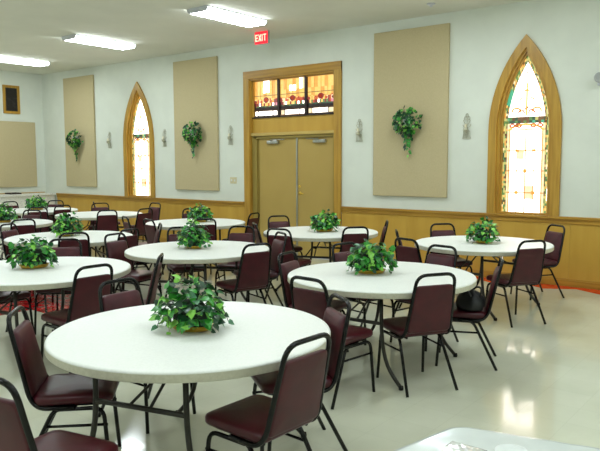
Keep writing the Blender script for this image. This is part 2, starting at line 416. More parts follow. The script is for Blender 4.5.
# ------------------------------------------------------------------ double door with stained-glass transom
door = empty('door_1', ((DX0+DX1)/2, WY, 0), kind='structure'); dc = (DX0+DX1)/2
mb = MB()
for s in (-1, 1):
    xo, xi = s*1.085, s*.945
    mb.box((min(xo, xi), -.035, .003), (max(xo, xi), 0, 3.295), M['oak'], .005)
    mb.box((min(s*1.03, s*.935), -.012, .003), (max(s*1.03, s*.935), .18, 3.20), M['oak'], .003)
mb.box((-1.085, -.037, 3.16), (1.085, 0, 3.297), M['oak_rail'], .005)
mb.box((-1.03, -.012, 3.13), (1.03, .18, 3.21), M['oak_rail'], .003)
mb.build('door_casing', door)
MB().box((-.935, .06, 2.19), (.935, .16, 2.46), M['birch'], .003).build('header_panel', door)
MB().box((-.935, .0, 2.135), (.935, .16, 2.19), M['ledge'], .006).build('ledge', door)
mb = MB()
for s in (-1, 1): mb.box((-.935 if s < 0 else .885, .03, .003), (-.82 if s < 0 else .935, .17, 2.135), M['door_frame_paint'], .004); mb.box((-.822 if s < 0 else .865, .055, .003), (-.80 if s < 0 else .887, .17, 2.11), M['door_frame_paint'], .003)
mb.box((-.885, .03, 2.085), (.885, .17, 2.135), M['door_frame_paint'], .004)
mb.build('inner_frame', door)
for s in (-1, 1):
    leaf = MB().box((-.799 if s < 0 else .094, .07, .012), (.086 if s < 0 else .864, .115, 2.083), M['door_paint'], .003).build('door_leaf', door)
    c = MB(); xm = -.44 if s < 0 else .60
    c.box((xm-.13, .012, 1.99), (xm+.13, .068, 2.045), M['steel'], .01)
    a = Vector((xm-.08, .0, 2.05)); 
    c.tube([(xm-.06, .03, 2.05), (xm+.02, -.03, 2.055), (xm+.28 if s < 0 else xm-.28, .02, 2.06)], .009, M['steel'], 6)
    c.build('door_closer', leaf)
    if s > 0:
        MB().box((.074, .055, .012), (.106, .0695, 2.083), M['steel'], .002).build('astragal', leaf)
        h = MB(); h.lathe([(0, 0), (.03, 0), (.03, .008), (.012, .012), (.012, .045), (0, .045)], M['brass'], 16, Matrix.Translation((.155, .069, 1.12)) @ Matrix.Rotation(pi/2, 4, 'X'))
        h.tube([(.155, .026, 1.12), (.21, .022, 1.12), (.255, .026, 1.112)], .010, M['brass'], 8)
        h.build('lever_handle', leaf)
        h = MB(); h.lathe([(0, 0), (.026, 0), (.024, .012), (0, .012)], M['brass'], 16, Matrix.Translation((.145, .069, 1.24)) @ Matrix.Rotation(pi/2, 4, 'X')); h.build('deadbolt', leaf)
mb = MB()
for k in range(4):
    x = -.915+.61*k; mb.box((x-.024, .03, 2.46), (x+.024, .10, 3.135), G['lead'] if k in (1, 2) else M['oak'], .003)
mb.box((-.935, .03, 3.112), (.935, .10, 3.14), M['oak_rail'], .003); mb.box((-.935, .03, 2.455), (.935, .10, 2.478), G['lead'], .003)
mb.build('transom_frame', door)
rnd = random.Random(3)
for k in range(3):
    x0 = -.915+.61*k+.024; W = .562; g = MB(); y = .07
    def q(xa, xb, za, zb, m, yy=y): g.add([(x0+xa*W, yy, za), (x0+xb*W, yy, za), (x0+xb*W, yy, zb), (x0+xa*W, yy, zb)], [(0, 1, 2, 3)], G[m])
    tops = [['amber', 'gold', 'gold', 'white', 'white', 'gold', 'amber', 'gold'], ['gold', 'amber', 'gold', 'gold', 'amber', 'gold', 'white', 'cream'], ['amber', 'gold', 'amber', 'gold', 'gold', 'amber', 'gold', 'gold']][k]
    for j in range(8):
        q(j/8, (j+1)/8, 2.93, 3.11, tops[j]); q(j/8, (j+1)/8, 2.80, 2.93, 'gold' if (j+k) % 3 else 'amber')
    if k < 2: q(.36, .62, 2.90, 3.0, 'white', y-.001)
    for j in range(16):     # flower row
        t = (j+.5)/16; hgt = .06+.05*abs(sin(t*pi*2))
        q(j/16, (j+1)/16, 2.80-.02, 2.80, rnd.choice(['gold', 'amber', 'orange']))
        q(j/16, (j+1)/16, 2.72, 2.78, rnd.choice(['orange', 'gold', 'amber', 'red', 'cream', 'orange']))
        q(j/16, (j+1)/16, 2.67, 2.72, rnd.choice(['white', 'cream', 'green', 'orange', 'red', 'pink' if j > 12 else 'gold']))
    for j in range(12): q(j/12, (j+1)/12, 2.635, 2.67, rnd.choice(['dgreen', 'green', 'dgreen', 'brown']))
    q(0, 1, 2.60, 2.635, 'dgreen'); q(0, 1, 2.585, 2.60, 'brown')
    q(0, .17, 2.50, 2.585, 'cream' if k else 'white'); q(.17, .78, 2.50, 2.585, 'white'); q(.78, 1, 2.50, 2.585, 'white' if k < 2 else 'cream')
    q(0, 1, 2.478, 2.50, ['dgreen', 'pink', 'brown'][k])
    pane = g.build('stained_glass', door)
    l = MB()
    def bar(xa, xb, za, zb, m='lead'): l.box((x0+xa*W, .058, za), (x0+xb*W, .068, zb), G[m])
    for t in (.25, .5, .75): bar(t-.006, t+.006, 2.80, 3.105, 'leadlit')
    bar(0, 1, 2.845, 2.855, 'brown'); bar(0, 1, 2.595, 2.645); bar(0, 1, 2.575, 2.588); bar(.16, .185, 2.478, 2.60); bar(.765, .79, 2.478, 2.60); bar(0, .03, 2.478, 2.76); bar(.97, 1, 2.478, 2.76); bar(0, 1, 2.478, 2.497, 'lead' if k != 1 else 'brown')
    # round red blossom in the centre of each pane, two half blossoms at the sides
    for cxx, rr, m in ((.5, .062, 'red'), (.5, .035, 'orange'), (.04, .035, 'red'), (.96, .03, 'red'), (.3, .028, 'orange'), (.7, .03, 'orange')):
        n = 12; cz = 2.775 if cxx == .5 else 2.745
        v = [(x0+cxx*W+rr*cos(2*pi*i/n), .056 if rr > .029 else .054, cz+rr*.8*sin(2*pi*i/n)) for i in range(n)]
        v = [(min(max(p[0], x0), x0+W), p[1], p[2]) for p in v]
        l.add(v+[(p[0], p[1]+.006, p[2]) for p in v], [list(range(n))]+[(i, (i+1) % n, n+(i+1) % n, n+i) for i in range(n)], G[m])
    l.build('leading', pane)

# ------------------------------------------------------------------ things on the walls
def panel(x0, x1, z0, z1, label):
    o = MB().box((0, -.045, 0), (x1-x0, -.0008, z1-z0), M['fabric_panel'], .006).build('acoustic_panel', None, (x0, WY, z0))
    tag(o, label, 'wall panel', 'tan acoustic panels on the walls')
panel(-14.23, -13.06, 1.11, 3.63, 'tall tan fabric acoustic panel nearest the room corner, ivy hung on it')
panel(-10.36, -9.14, 1.12, 3.65, 'tall tan fabric acoustic panel between left arched window and double doors')
panel(-5.67, -4.40, 1.13, 3.65, 'tall tan fabric acoustic panel between double doors and right arched window')
o = MB().box((.0008, 0, 0), (.045, 2.35, 1.55), M['fabric_panel'], .006).build('acoustic_panel', None, (WX, 6.5, 1.09))
tag(o, 'wide low tan acoustic panel on the far left wall under a picture', 'wall panel', 'tan acoustic panels on the walls')

pic = empty('picture', (WX+.002, 8.29, 3.15), 0, 'small dark picture in oak frame high on far left wall', 'picture')
mb = MB()
for a, b_ in (((0, -.205, -.33), (.03, -.145, .33)), ((0, .145, -.33), (.03, .205, .33)), ((0, -.146, .27), (.03, .146, .33)), ((0, -.146, -.33), (.03, .146, -.27))): mb.box(a, b_, M['oak'], .004)
mb.build('picture_frame', pic); MB().box((.002, -.15, -.275), (.014, .15, .275), M['dark_picture']).build('print', pic)

sw = empty('light_switch', (-8.77, WY, 1.325), 0, 'cream double light switch plate left of the double doors', 'light switch')
MB().box((-.085, -.009, -.06), (.085, -.001, .06), M['cream_plate'], .003).build('switch_plate', sw)
for x in (-.042, .042): MB().box((x-.012, -.018, -.02), (x+.012, -.008, .02), M['white_ceramic'], .003).build('toggle', sw)

# candle sconces: wire trefoil, crossed leaves, candle cup on a row of uprights
def sconce_proto():
    root = empty('wall_sconce', (0, 0, 0), cat='wall sconce', group='metal candle sconces on the back wall')
    m = M['sconce_metal']; mb = MB()
    for a in (90, 210, 330):
        c = (.028*cos(R(a)), -.012, .135+.028*sin(R(a)))
        mb.tube([(c[0]+.022*cos(t*pi/5), c[1], c[2]+.022*sin(t*pi/5)) for t in range(10)], .0042, m, 5, closed=True)
    mb.tube([(0, -.012, .10), (0, -.012, -.17)], .0045, m, 6)
    for s in (-1, 1):
        mb.tube(fillet([(0, -.015, .02), (s*.03, -.02, .05), (s*.055, -.022, .085), (s*.04, -.02, .1)], .03), .0045, m, 5)
        mb.tube(fillet([(0, -.015, -.02), (s*.05, -.02, .0), (s*.06, -.02, .03)], .03), .005, m, 5)
        for x in (.022, .044): mb.tube([(s*x, -.018, -.06), (s*x*1.2, -.018, -.165)], .0045, m, 5)
    mb.tube([(-.062, -.018, -.165), (.062, -.018, -.165)], .0055, m, 6); mb.tube([(-.04, -.018, -.06), (.04, -.018, -.06)], .006, m, 6)
    mb.build('bracket', root)
    MB().lathe([(0, -.075), (.02, -.072), (.034, -.05), (.036, -.02), (.033, -.02), (.03, -.045), (0, -.06)], m, 16, Matrix.Translation((0, -.06, 0))).build('candle_cup', root)
    MB().lathe([(0, -.06), (.016, -.06), (.016, .03), (.012, .034), (0, .034)], M['candle'], 12, Matrix.Translation((0, -.06, 0))).build('candle', root)
    MB().tube([(0, -.012, -.085), (0, -.06, -.078)], .006, m, 6).build('arm', root)
    freeze(root); return root
sp = sconce_proto()
sl = [(-12.54, 'small candle sconce between corner panel and left arched window'), (-10.69, 'small candle sconce just right of the left arched window'),
      (-8.82, 'small candle sconce left of double doors above the light switch'), (-5.95, 'small candle sconce just right of the double doors'),
      (-4.11, 'small candle sconce just left of the right arched window')]
for i, (x, lb) in enumerate(sl):
    if i == 0: sp.location = (x, WY, 2.16); sp['label'] = lb
    else: dup(sp, (x, WY, 2.16), 0, lb)

# ------------------------------------------------------------------ leaves
LV = [(0, 0, 0), (0, .5, 0), (0, 1, -.14), (-.40, .10, .08), (-.37, .52, .07), (.40, .10, .08), (.37, .52, .07), (0, .8, -.05)]
LF = [(0, 1, 4, 3), (1, 7, 4), (0, 5, 6, 1), (1, 6, 7), (4, 7, 2), (6, 2, 7)]
def leaf(mb, p, tip, nrm, size, m):
    y = Vector(tip).normalized(); z = Vector(nrm); z = (z-y*z.dot(y)).normalized(); x = y.cross(z)
    T = Matrix(((x.x, y.x, z.x, p[0]), (x.y, y.y, z.y, p[1]), (x.z, y.z, z.z, p[2]), (0, 0, 0, 1))) @ Matrix.Diagonal((size, size, size, 1))
    mb.add(LV, LF, m, True, T)
def pickleaf(r): 
    t = r.random(); return M['leafA'] if t < .42 else M['leafB'] if t < .68 else M['leafC'] if t < .9 else M['leafD']
def foliage(seed, n=260, ax=.20, ay=.18, az=.205, z0=.088):
    r = random.Random(seed); mb = MB()
    for i in range(n):
        a = r.uniform(0, 2*pi); e = math.asin(r.uniform(-.16, 1)); k = r.uniform(.72, 1.08)+.12*sin(3*a+seed)
        d = Vector((cos(e)*cos(a), cos(e)*sin(a), sin(e)))
        p = Vector((d.x*ax*k, d.y*ay*k, max(.02, z0+d.z*az*k)))
        tip = Vector((d.x, d.y, -.35+.3*d.z))+Vector([r.gauss(0, .45) for _ in range(3)])
        nrm = d+Vector((0, 0, .5))+Vector([r.gauss(0, .35) for _ in range(3)])
        leaf(mb, p, tip, nrm, r.uniform(.042, .075), pickleaf(r))
    return mb
def strands(seed, n=9, ax=.20, ay=.17):
    r = random.Random(seed*7+1); st = MB(); lf = []
    for i in range(n):
        a = 2*pi*i/n+r.uniform(-.3, .3); L = r.uniform(1.0, 1.2)
        P = [(cos(a)*ax*.3, sin(a)*ay*.3, .12), (cos(a)*ax*.8, sin(a)*ay*.8, .19), (cos(a)*ax*1.08, sin(a)*ay*1.08, .11), (cos(a)*ax*L, sin(a)*ay*L, r.uniform(.012, .06))]
        P = fillet(P, .06, 3); st.tube(P, .0022, M['stem'], 4)
        for q in P[len(P)//3::2]:
            lf.append((q, Vector((cos(a), sin(a), -.5))+Vector([r.gauss(0, .5) for _ in range(3)]), Vector((0, 0, 1))+Vector([r.gauss(0, .5) for _ in range(3)]), r.uniform(.035, .058)))
    return st, lf, r
def plant_proto(seed):
    root = empty('potted_ivy', (0, 0, 0), cat='plant', group='ivy centrepieces on the tables')
    MB().lathe([(0, .001), (.10, .001), (.112, .008), (.125, .032), (.130, .036), (.122, .036), (.11, .02), (0, .02)], M['brass'], 28, None, 1.15, .8).build('planter', root)
    mb = MB(); mb.lathe([(0, .02), (.10, .022), (.11, .07), (.10, .13), (.06, .18), (0, .19)], M['leaf_core'], 18, None, 1.15, .9); mb.build('leaf_core', root)  # dark core added among the leaves to block see-through gaps
    mb = foliage(seed); st, lf, r = strands(seed)
    for q in lf:
        leaf(mb, (q[0][0], q[0][1], max(.016, q[0][2])), q[1], q[2], q[3], pickleaf(r))
    for i, v in enumerate(mb.v):
        if v.z < .006: mb.v[i] = Vector((v.x, v.y, .006))
    mb.build('leaves', root); st.build('stems', root)
    root.scale = (.86, .86, .88); freeze(root); return root
PL = [plant_proto(s) for s in (1, 2, 4)]

# hanging ivies on the acoustic panels
def wall_ivy(x, z, seed, label):
    root = empty('hanging_ivy', (x, WY-.046, z), 0, label, 'plant', 'ivy wall hangings on the acoustic panels')
    MB().lathe([(0, -.06), (.04, -.055), (.062, .0), (.075, .11), (.068, .11), (.055, .02), (0, -.02)], M['white_ceramic'], 18, Matrix.Translation((0, -.0762, 0))).build('wall_vase', root)
    r = random.Random(seed); mb = MB(); st = MB()
    for i in range(190):
        a = r.uniform(0, 2*pi); rr = sqrt(r.random()); px = .23*rr*cos(a); pz = .10+.22*rr*sin(a)-.04
        if hypot(px+.03, pz-.24) < .04: continue
        bul = .20*(1-rr*rr)+.035; p = Vector((px, -bul-r.uniform(0, .03), pz))
        d = Vector((px*2, -.6, -.55))+Vector([r.gauss(0, .35) for _ in range(3)])
        leaf(mb, p, d, Vector((px*2, -1, .35))+Vector([r.gauss(0, .3) for _ in range(3)]), r.uniform(.05, .078), M['leafB'] if r.random() < .42 else pickleaf(r))
    for i in range(7):
        x0 = -.08+.14*i/6+r.uniform(-.02, .02)+.02; L = (-.12, -.22, -.38, -.47, -.34, -.2, -.1)[i]+r.uniform(-.02, .02); px = x0+r.uniform(-.03, .03)-.01
        P = fillet([(x0, -.1, .08), (x0, -.14, -.02), (px, -.07, L*.6), (px, -.05, L)], .05, 3); st.tube(P, .0025, M['stem'], 4)
        z_ = -.04
        while z_ > L:
            t = z_/L; s = r.choice((-1, 1)); p = Vector((x0+(px-x0)*t+.012*s, -.13+.075*t, z_))
            leaf(mb, p, Vector((s*.6, -.25, -1))+Vector([r.gauss(0, .25) for _ in range(3)]), Vector((s*.3, -1, .2)), r.uniform(.045, .062), pickleaf(r)); z_ -= r.uniform(.025, .05)
    for i, v in enumerate(mb.v):
        if v.y > -.004: mb.v[i] = Vector((v.x, -.004, v.z))
    mb.build('leaves', root); st.build('stems', root)
wall_ivy(-13.68, 2.16, 21, 'trailing ivy in wall vase on the panel nearest the corner')
wall_ivy(-9.73, 2.19, 22, 'trailing ivy in wall vase on panel left of double doors')
wall_ivy(-5.02, 2.22, 23, 'trailing ivy in white wall vase on panel right of double doors')

# ------------------------------------------------------------------ ceiling fixtures (the room's lights)
LAMP = 18
M['lamp'].node_tree.nodes['Principled BSDF'].inputs['Emission Strength'].default_value = LAMP
def light_proto():
    root = empty('ceiling_light', (0, 0, 0), cat='ceiling light', group='fluorescent ceiling lights')
    MB().box((-.202, -.61, -.0195), (.202, .61, -.001), M['fixture'], .004).build('housing', root)
    mb = MB(); P = [(-.195, -.020), (-.20, -.028), (-.17, -.066), (.17, -.066), (.20, -.028), (.195, -.020)]
    vs = [(x, y, z) for y in (-.605, .605) for x, z in P]; n = len(P)
    mb.add(vs, [(i, (i+1) % n, n+(i+1) % n, n+i) for i in range(n)], M['lamp']); mb.build('diffuser', root)
    for s in (-1, 1):
        e = MB(); y0, y1 = sorted((s*.606, s*.622)); Q = [(-.203, -.001), (-.203, -.03), (-.172, -.069), (.172, -.069), (.203, -.03), (.203, -.001)]
        e.add([(x, y, z) for y in (y0, y1) for x, z in Q], [list(range(n))[::-1], list(range(n, 2*n))]+[(i, (i+1) % n, n+(i+1) % n, n+i) for i in range(n)], M['fixture'])
        e.build('end_cap', root)
    freeze(root); return root
lp = light_proto(); first = True
names = {(-13.3, 7.45): 'lit fluorescent ceiling light at the far left, cut by the photo edge', (-10.15, 7.25): 'lit fluorescent ceiling light between the other two in view',
         (-6.95, 7.2): 'lit fluorescent ceiling light nearest the camera, by the red exit sign'}
for yy in (7.2, 3.0, -1.2):
    for xx in (-13.3, -10.15, -6.95, -3.75, -.55, 2.6):
        y = {-13.3: 7.45, -10.15: 7.25}.get(xx, 7.2) if yy == 7.2 else yy
        lb = names.get((xx, y), 'fluorescent ceiling light out of view above the %s' % ('front of the room' if yy == 7.2 else 'middle of the room' if yy == 3 else 'rear of the room'))
        if first: lp.location = (xx-.05, y, CZ); lp['label'] = lb; first = False
        else: dup(lp, (xx-.05, y, CZ), 0, lb)

ex = empty('exit_sign', (-7.447, 8.441, 3.70), 0, 'red lit EXIT sign hanging from the ceiling by the double doors', 'exit sign')
MB().box((-.15, -.02, -.105), (.15, .02, .105), M['lens_grey'], .006).build('sign_body', ex)
MB().box((-.142, -.026, -.098), (.142, -.019, .098), M['exit_red'], .003).build('sign_face', ex)
MB().box((-.05, -.012, .104), (.05, .012, CZ-3.70-.001), M['lens_grey'], .003).build('mount', ex)
mb = MB(); Y = -.031
def stroke(p, q, w=.017):
    d = Vector((q[0]-p[0], 0, q[1]-p[1])); nn = Vector((-d.z, 0, d.x)).normalized()*w/2; A, B = Vector((p[0], Y, p[1])), Vector((q[0], Y, q[1])); dy = Vector((0, .004, 0))
    v = [A-nn, B-nn, B+nn, A+nn]; mb.add(v+[x+dy for x in v], [(0, 1, 2, 3), (0, 4, 5, 1), (1, 5, 6, 2), (2, 6, 7, 3), (3, 7, 4, 0), (4, 5, 6, 7)], M['exit_white'])
h = .055
stroke((-.115, -h), (-.115, h)); [stroke((-.115, z), (-.068, z)) for z in (-h+.008, 0, h-.008)]
stroke((-.05, -h), (.003, h)); stroke((-.05, h), (.003, -h)); stroke((.028, -h), (.028, h)); stroke((.052, h-.008), (.115, h-.008)); stroke((.0835, -h), (.0835, h))
mb.build('lettering', ex)

el = empty('emergency_light', (-2.23, WY, 2.67), 0, 'grey twin-lamp emergency light at right edge of back wall', 'emergency light')
MB().box((-.12, -.06, -.06), (.12, -.0008, .06), M['fixture'], .01).build('case', el)
for s in (-1, 1):
    MB().lathe([(0, 0), (.03, .005), (.062, .05), (.066, .075), (.06, .075), (0, .06)], M['lens_grey'], 18, Matrix.Translation((s*.075, -.06, .045)) @ Matrix.Rotation(pi/2+.2, 4, 'X')).build('lamp_head', el)
tag(MB().lathe([(0, 0), (.055, 0), (.06, -.012), (.045, -.02), (.02, -.022), (.018, -.045), (0, -.047)], M['fixture'], 20).build('sprinkler', None, (-4.37, 8.43, CZ-.001)), 'small round white sprinkler on the ceiling above the right acoustic panel', 'sprinkler')

# ------------------------------------------------------------------ counter on the far left
ct = empty('serving_counter', (WX, 6.9, 0), 0, 'long white speckled counter against the far left wall', 'counter')
MB().box((.002, -2.1, .003), (.46, 2.15, .885), M['counter'], .004).build('body', ct)
MB().box((.002, -2.12, .886), (.49, 2.17, .935), M['counter'], .006).build('counter_top', ct)
tr = MB(); tr.box((-.14, -.13, 0), (.14, .13, .012), M['dark_tray'], .004)
for a, b_ in (((-.14, -.13, .01), (-.125, .13, .035)), ((.125, -.13, .01), (.14, .13, .035)), ((-.125, -.13, .01), (.125, -.115, .035)), ((-.125, .115, .01), (.125, .13, .035))): tr.box(a, b_, M['dark_tray'], .003)
tag(tr.build('tray', None, (-14.97, 8.12, .936)), 'low dark tray lying on the white counter at far left', 'tray')

# ------------------------------------------------------------------ round folding tables
TR = .762; TZ = .74
def table_proto():
    root = empty('round_table', (0, 0, 0), cat='table', group='round folding tables')
    n = 96
    mb = MB(); mb.lathe([(0, TZ-.002), (TR-.03, TZ-.002), (TR-.012, TZ), (TR-.004, TZ-.004), (TR, TZ-.012)], M['plastic_top'], n)
    mb.lathe([(TR, TZ-.012), (TR, TZ-.046), (TR-.006, TZ-.052), (TR-.03, TZ-.052), (TR-.035, TZ-.03), (0, TZ-.03)], M['plastic_edge'], n); mb.build('tabletop', root)
    t = M['table_metal']
    for s in (-1, 1):
        y = s*.48
        for q in (-1, 1):
            P = fillet([(q*.265, y, .71), (q*.27, y, .36), (q*.32, y*1.03, .15), (q*.45, y*1.06, .012)], [.1, .12, .12, .1], 4)
            leg = MB().tube(P, .0145, t, 10).build('leg', root)
            MB().lathe([(.018, 0), (.019, .012), (.016, .03), (0, .03)], M['black_metal'], 10, Matrix.Translation((q*.45, y*1.06, 0))).build('foot_cap', leg)
        mb = MB(); mb.tube([(-.275, y, .46), (.275, y, .46)], .014, t, 8); mb.build('crossbar', root)
        mb = MB(); mb.tube([(-.26, y, .695), (.26, y, .695)], .012, t, 8); mb.build('hinge_bar', root)
        mb = MB()
        for q in (-1, 1): mb.tube([(q*.06, y, .465), (q*.03, y*.62, .55), (q*.075, y*.3, .69)], .008, t, 6)
        mb.tube([(-.035, y*.62, .55), (.035, y*.62, .55)], .008, t, 6); mb.build('brace', root)
    freeze(root); return root
TAB = {  # x, y, leg direction, label
 1: (-2.70, 2.46, 15, 'nearest large white round table, in the left foreground'),
 2: (-2.83, 4.65, 3, 'white round table right of the nearest one, black bag chair beside it'),
 3: (-3.04, 7.20, -6, 'white round table under the right arched window, rightmost of all'),
 4: (-5.27, 7.12, 20, 'white round table directly in front of the double doors'),
 5: (-5.24, 4.88, 25, 'white round table behind the nearest table and left of the bag chair'),
 6: (-7.63, 7.07, 58, 'white round table below the panel left of the double doors'),
 7: (-5.33, 3.11, 10, 'big white round table cut by the left edge, behind the nearest one'),
 8: (-7.39, 4.73, -20, 'white round table just behind the left-edge table'),
 9: (-10.30, 7.20, 15, 'white round table without a plant, below the left arched window'),
 10: (-12.20, 7.10, 160, 'white round table farthest back, beside the white counter'),
 11: (-10.00, 5.20, 85, 'distant white round table cut by the left edge of the photo'),
}
tp = table_proto()
for k, (x, y, a, lb) in TAB.items():
    if k == 1: tp.location = (x, y, 0); tp.rotation_euler[2] = R(a); tp['label'] = lb
    else: dup(tp, (x, y, 0), R(a), lb)

PLANTS = [(1, 0, .0, 0, 200, 'ivy in brass planter on the nearest round table'), (2, -.10, -.0, 1, 30, 'low spreading ivy in brass planter on the bag-chair table'),
 (3, 0, 0, 2, 110, 'ivy centrepiece on the table under the right arched window'), (4, .05, .02, 2, 70, 'ivy centrepiece on the table before the double doors'),
 (5, -.09, .02, 0, 150, 'ivy centrepiece on the table behind the nearest one'), (6, 0, .1, 2, 10, 'ivy centrepiece on the table left of the double doors'),
 (7, -.1, .0, 1, 250, 'ivy in brass planter on the big table at left edge'), (8, -.12, .03, 0, 300, 'ivy centrepiece behind the left-edge table, bushy and round'),
 (10, -.02, .0, 2, 60, 'farthest ivy centrepiece, against the white counter'), (11, -.05, .08, 0, 20, 'ivy centrepiece on the distant table at left edge')]
used = set()
for t, dx, dy, v, a, lb in PLANTS:
    x, y = TAB[t][0]+dx, TAB[t][1]+dy; p = PL[v]
    if v not in used: used.add(v); p.location = (x, y, TZ); p.rotation_euler[2] = R(a); p['label'] = lb
    else: dup(p, (x, y, TZ), R(a), lb)

# ------------------------------------------------------------------ stacking chairs
def rrect(w0, w1, h, rad, n=5):
    """rounded trapezoid outline, centred in x; w0 at v=0, w1 at v=h"""
    return fillet([(-w0/2, 0, 0), (w0/2, 0, 0), (w1/2, h, 0), (-w1/2, h, 0)], rad, n, closed=True)
def inset(P, d, c, ex):
    return [Vector((c[0]+(p.x-c[0])*(1-d/ex[0]), c[1]+(p.y-c[1])*(1-d/ex[1]), 0)) for p in P]
BACKL = .302
def chair_proto():
    root = empty('stacking_chair', (0, 0, 0), cat='chair', group='burgundy stacking chairs around the tables')
    bm = M['black_metal']
    # seat cushion
    O = rrect(.40, .385, .405, .05); rings = []
    for z, d in ((.404, .022), (.408, .006), (.418, 0), (.440, 0), (.452, .006), (.460, .022), (.466, .07), (.470, .14)):
        rings.append([(p.x, p.y-.19, z) for p in inset(O, d, (0, .2), (.195, .2))])
    MB().stack(rings, M['vinyl']).build('seat', root)
    # padded back, leaning with the frame
    def lean(u, v, w): 
        zz = .435+v; return (u, -.200-.096*(v/.42)-w, zz)
    O = rrect(.350, .298, .355, .03); rings = []
    for w, d in ((-.030, .10), (-.028, .04), (-.022, .012), (-.012, .001), (.006, .0), (.012, .004), (.014, .012), (.014, .10)):
        rings.append([lean(p.x, p.y, w) for p in inset(O, d, (0, .178), (.165, .178))])
    MB().stack(rings, M['vinyl_back']).build('backrest', root)
    s = .188
    P = [(-s, .02, .392), (-s-.004, -.15, .392), (-.184, -.200, .44), (-.153, -.302, .868), (.153, -.302, .868), (.184, -.200, .44), (s+.004, -.15, .392), (s, .02, .392)]
    MB().tube(fillet(P, [0, .04, .05, .075, .075, .05, .04, 0], 6), .0125, bm, 10).build('back_frame', root)
    mb = MB(); mb.tube(fillet([(-.15, -.16, .393), (-.15, .17, .393), (.15, .17, .393), (.15, -.16, .393)], .03, 4), .009, bm, 8)
    mb.tube([(-.188, -.11, .392), (.188, -.11, .392)], .009, bm, 8); mb.build('seat_frame', root)
    for q in (-1, 1):
        P = fillet([(q*.183, -.07, .381), (q*.186, .165, .381), (q*.20, .195, 0)], [0, .06, 0], 6)
        MB().tube(P, .0115, bm, 8).build('leg', root)
        P = fillet([(q*.165, .03, .381), (q*.168, -.085, .381), (q*.205, -.275, 0)], [0, .05, 0], 5)
        MB().tube(P, .0115, bm, 8).build('leg', root)
        MB().tube([(q*.190, .186, .29), (q*.178, -.127, .29)], .008, bm, 6).build('stretcher', root)
    freeze(root); return root
cp = chair_proto()
def at(t, az, d): return TAB[t][0]+d*cos(R(az)), TAB[t][1]+d*sin(R(az))
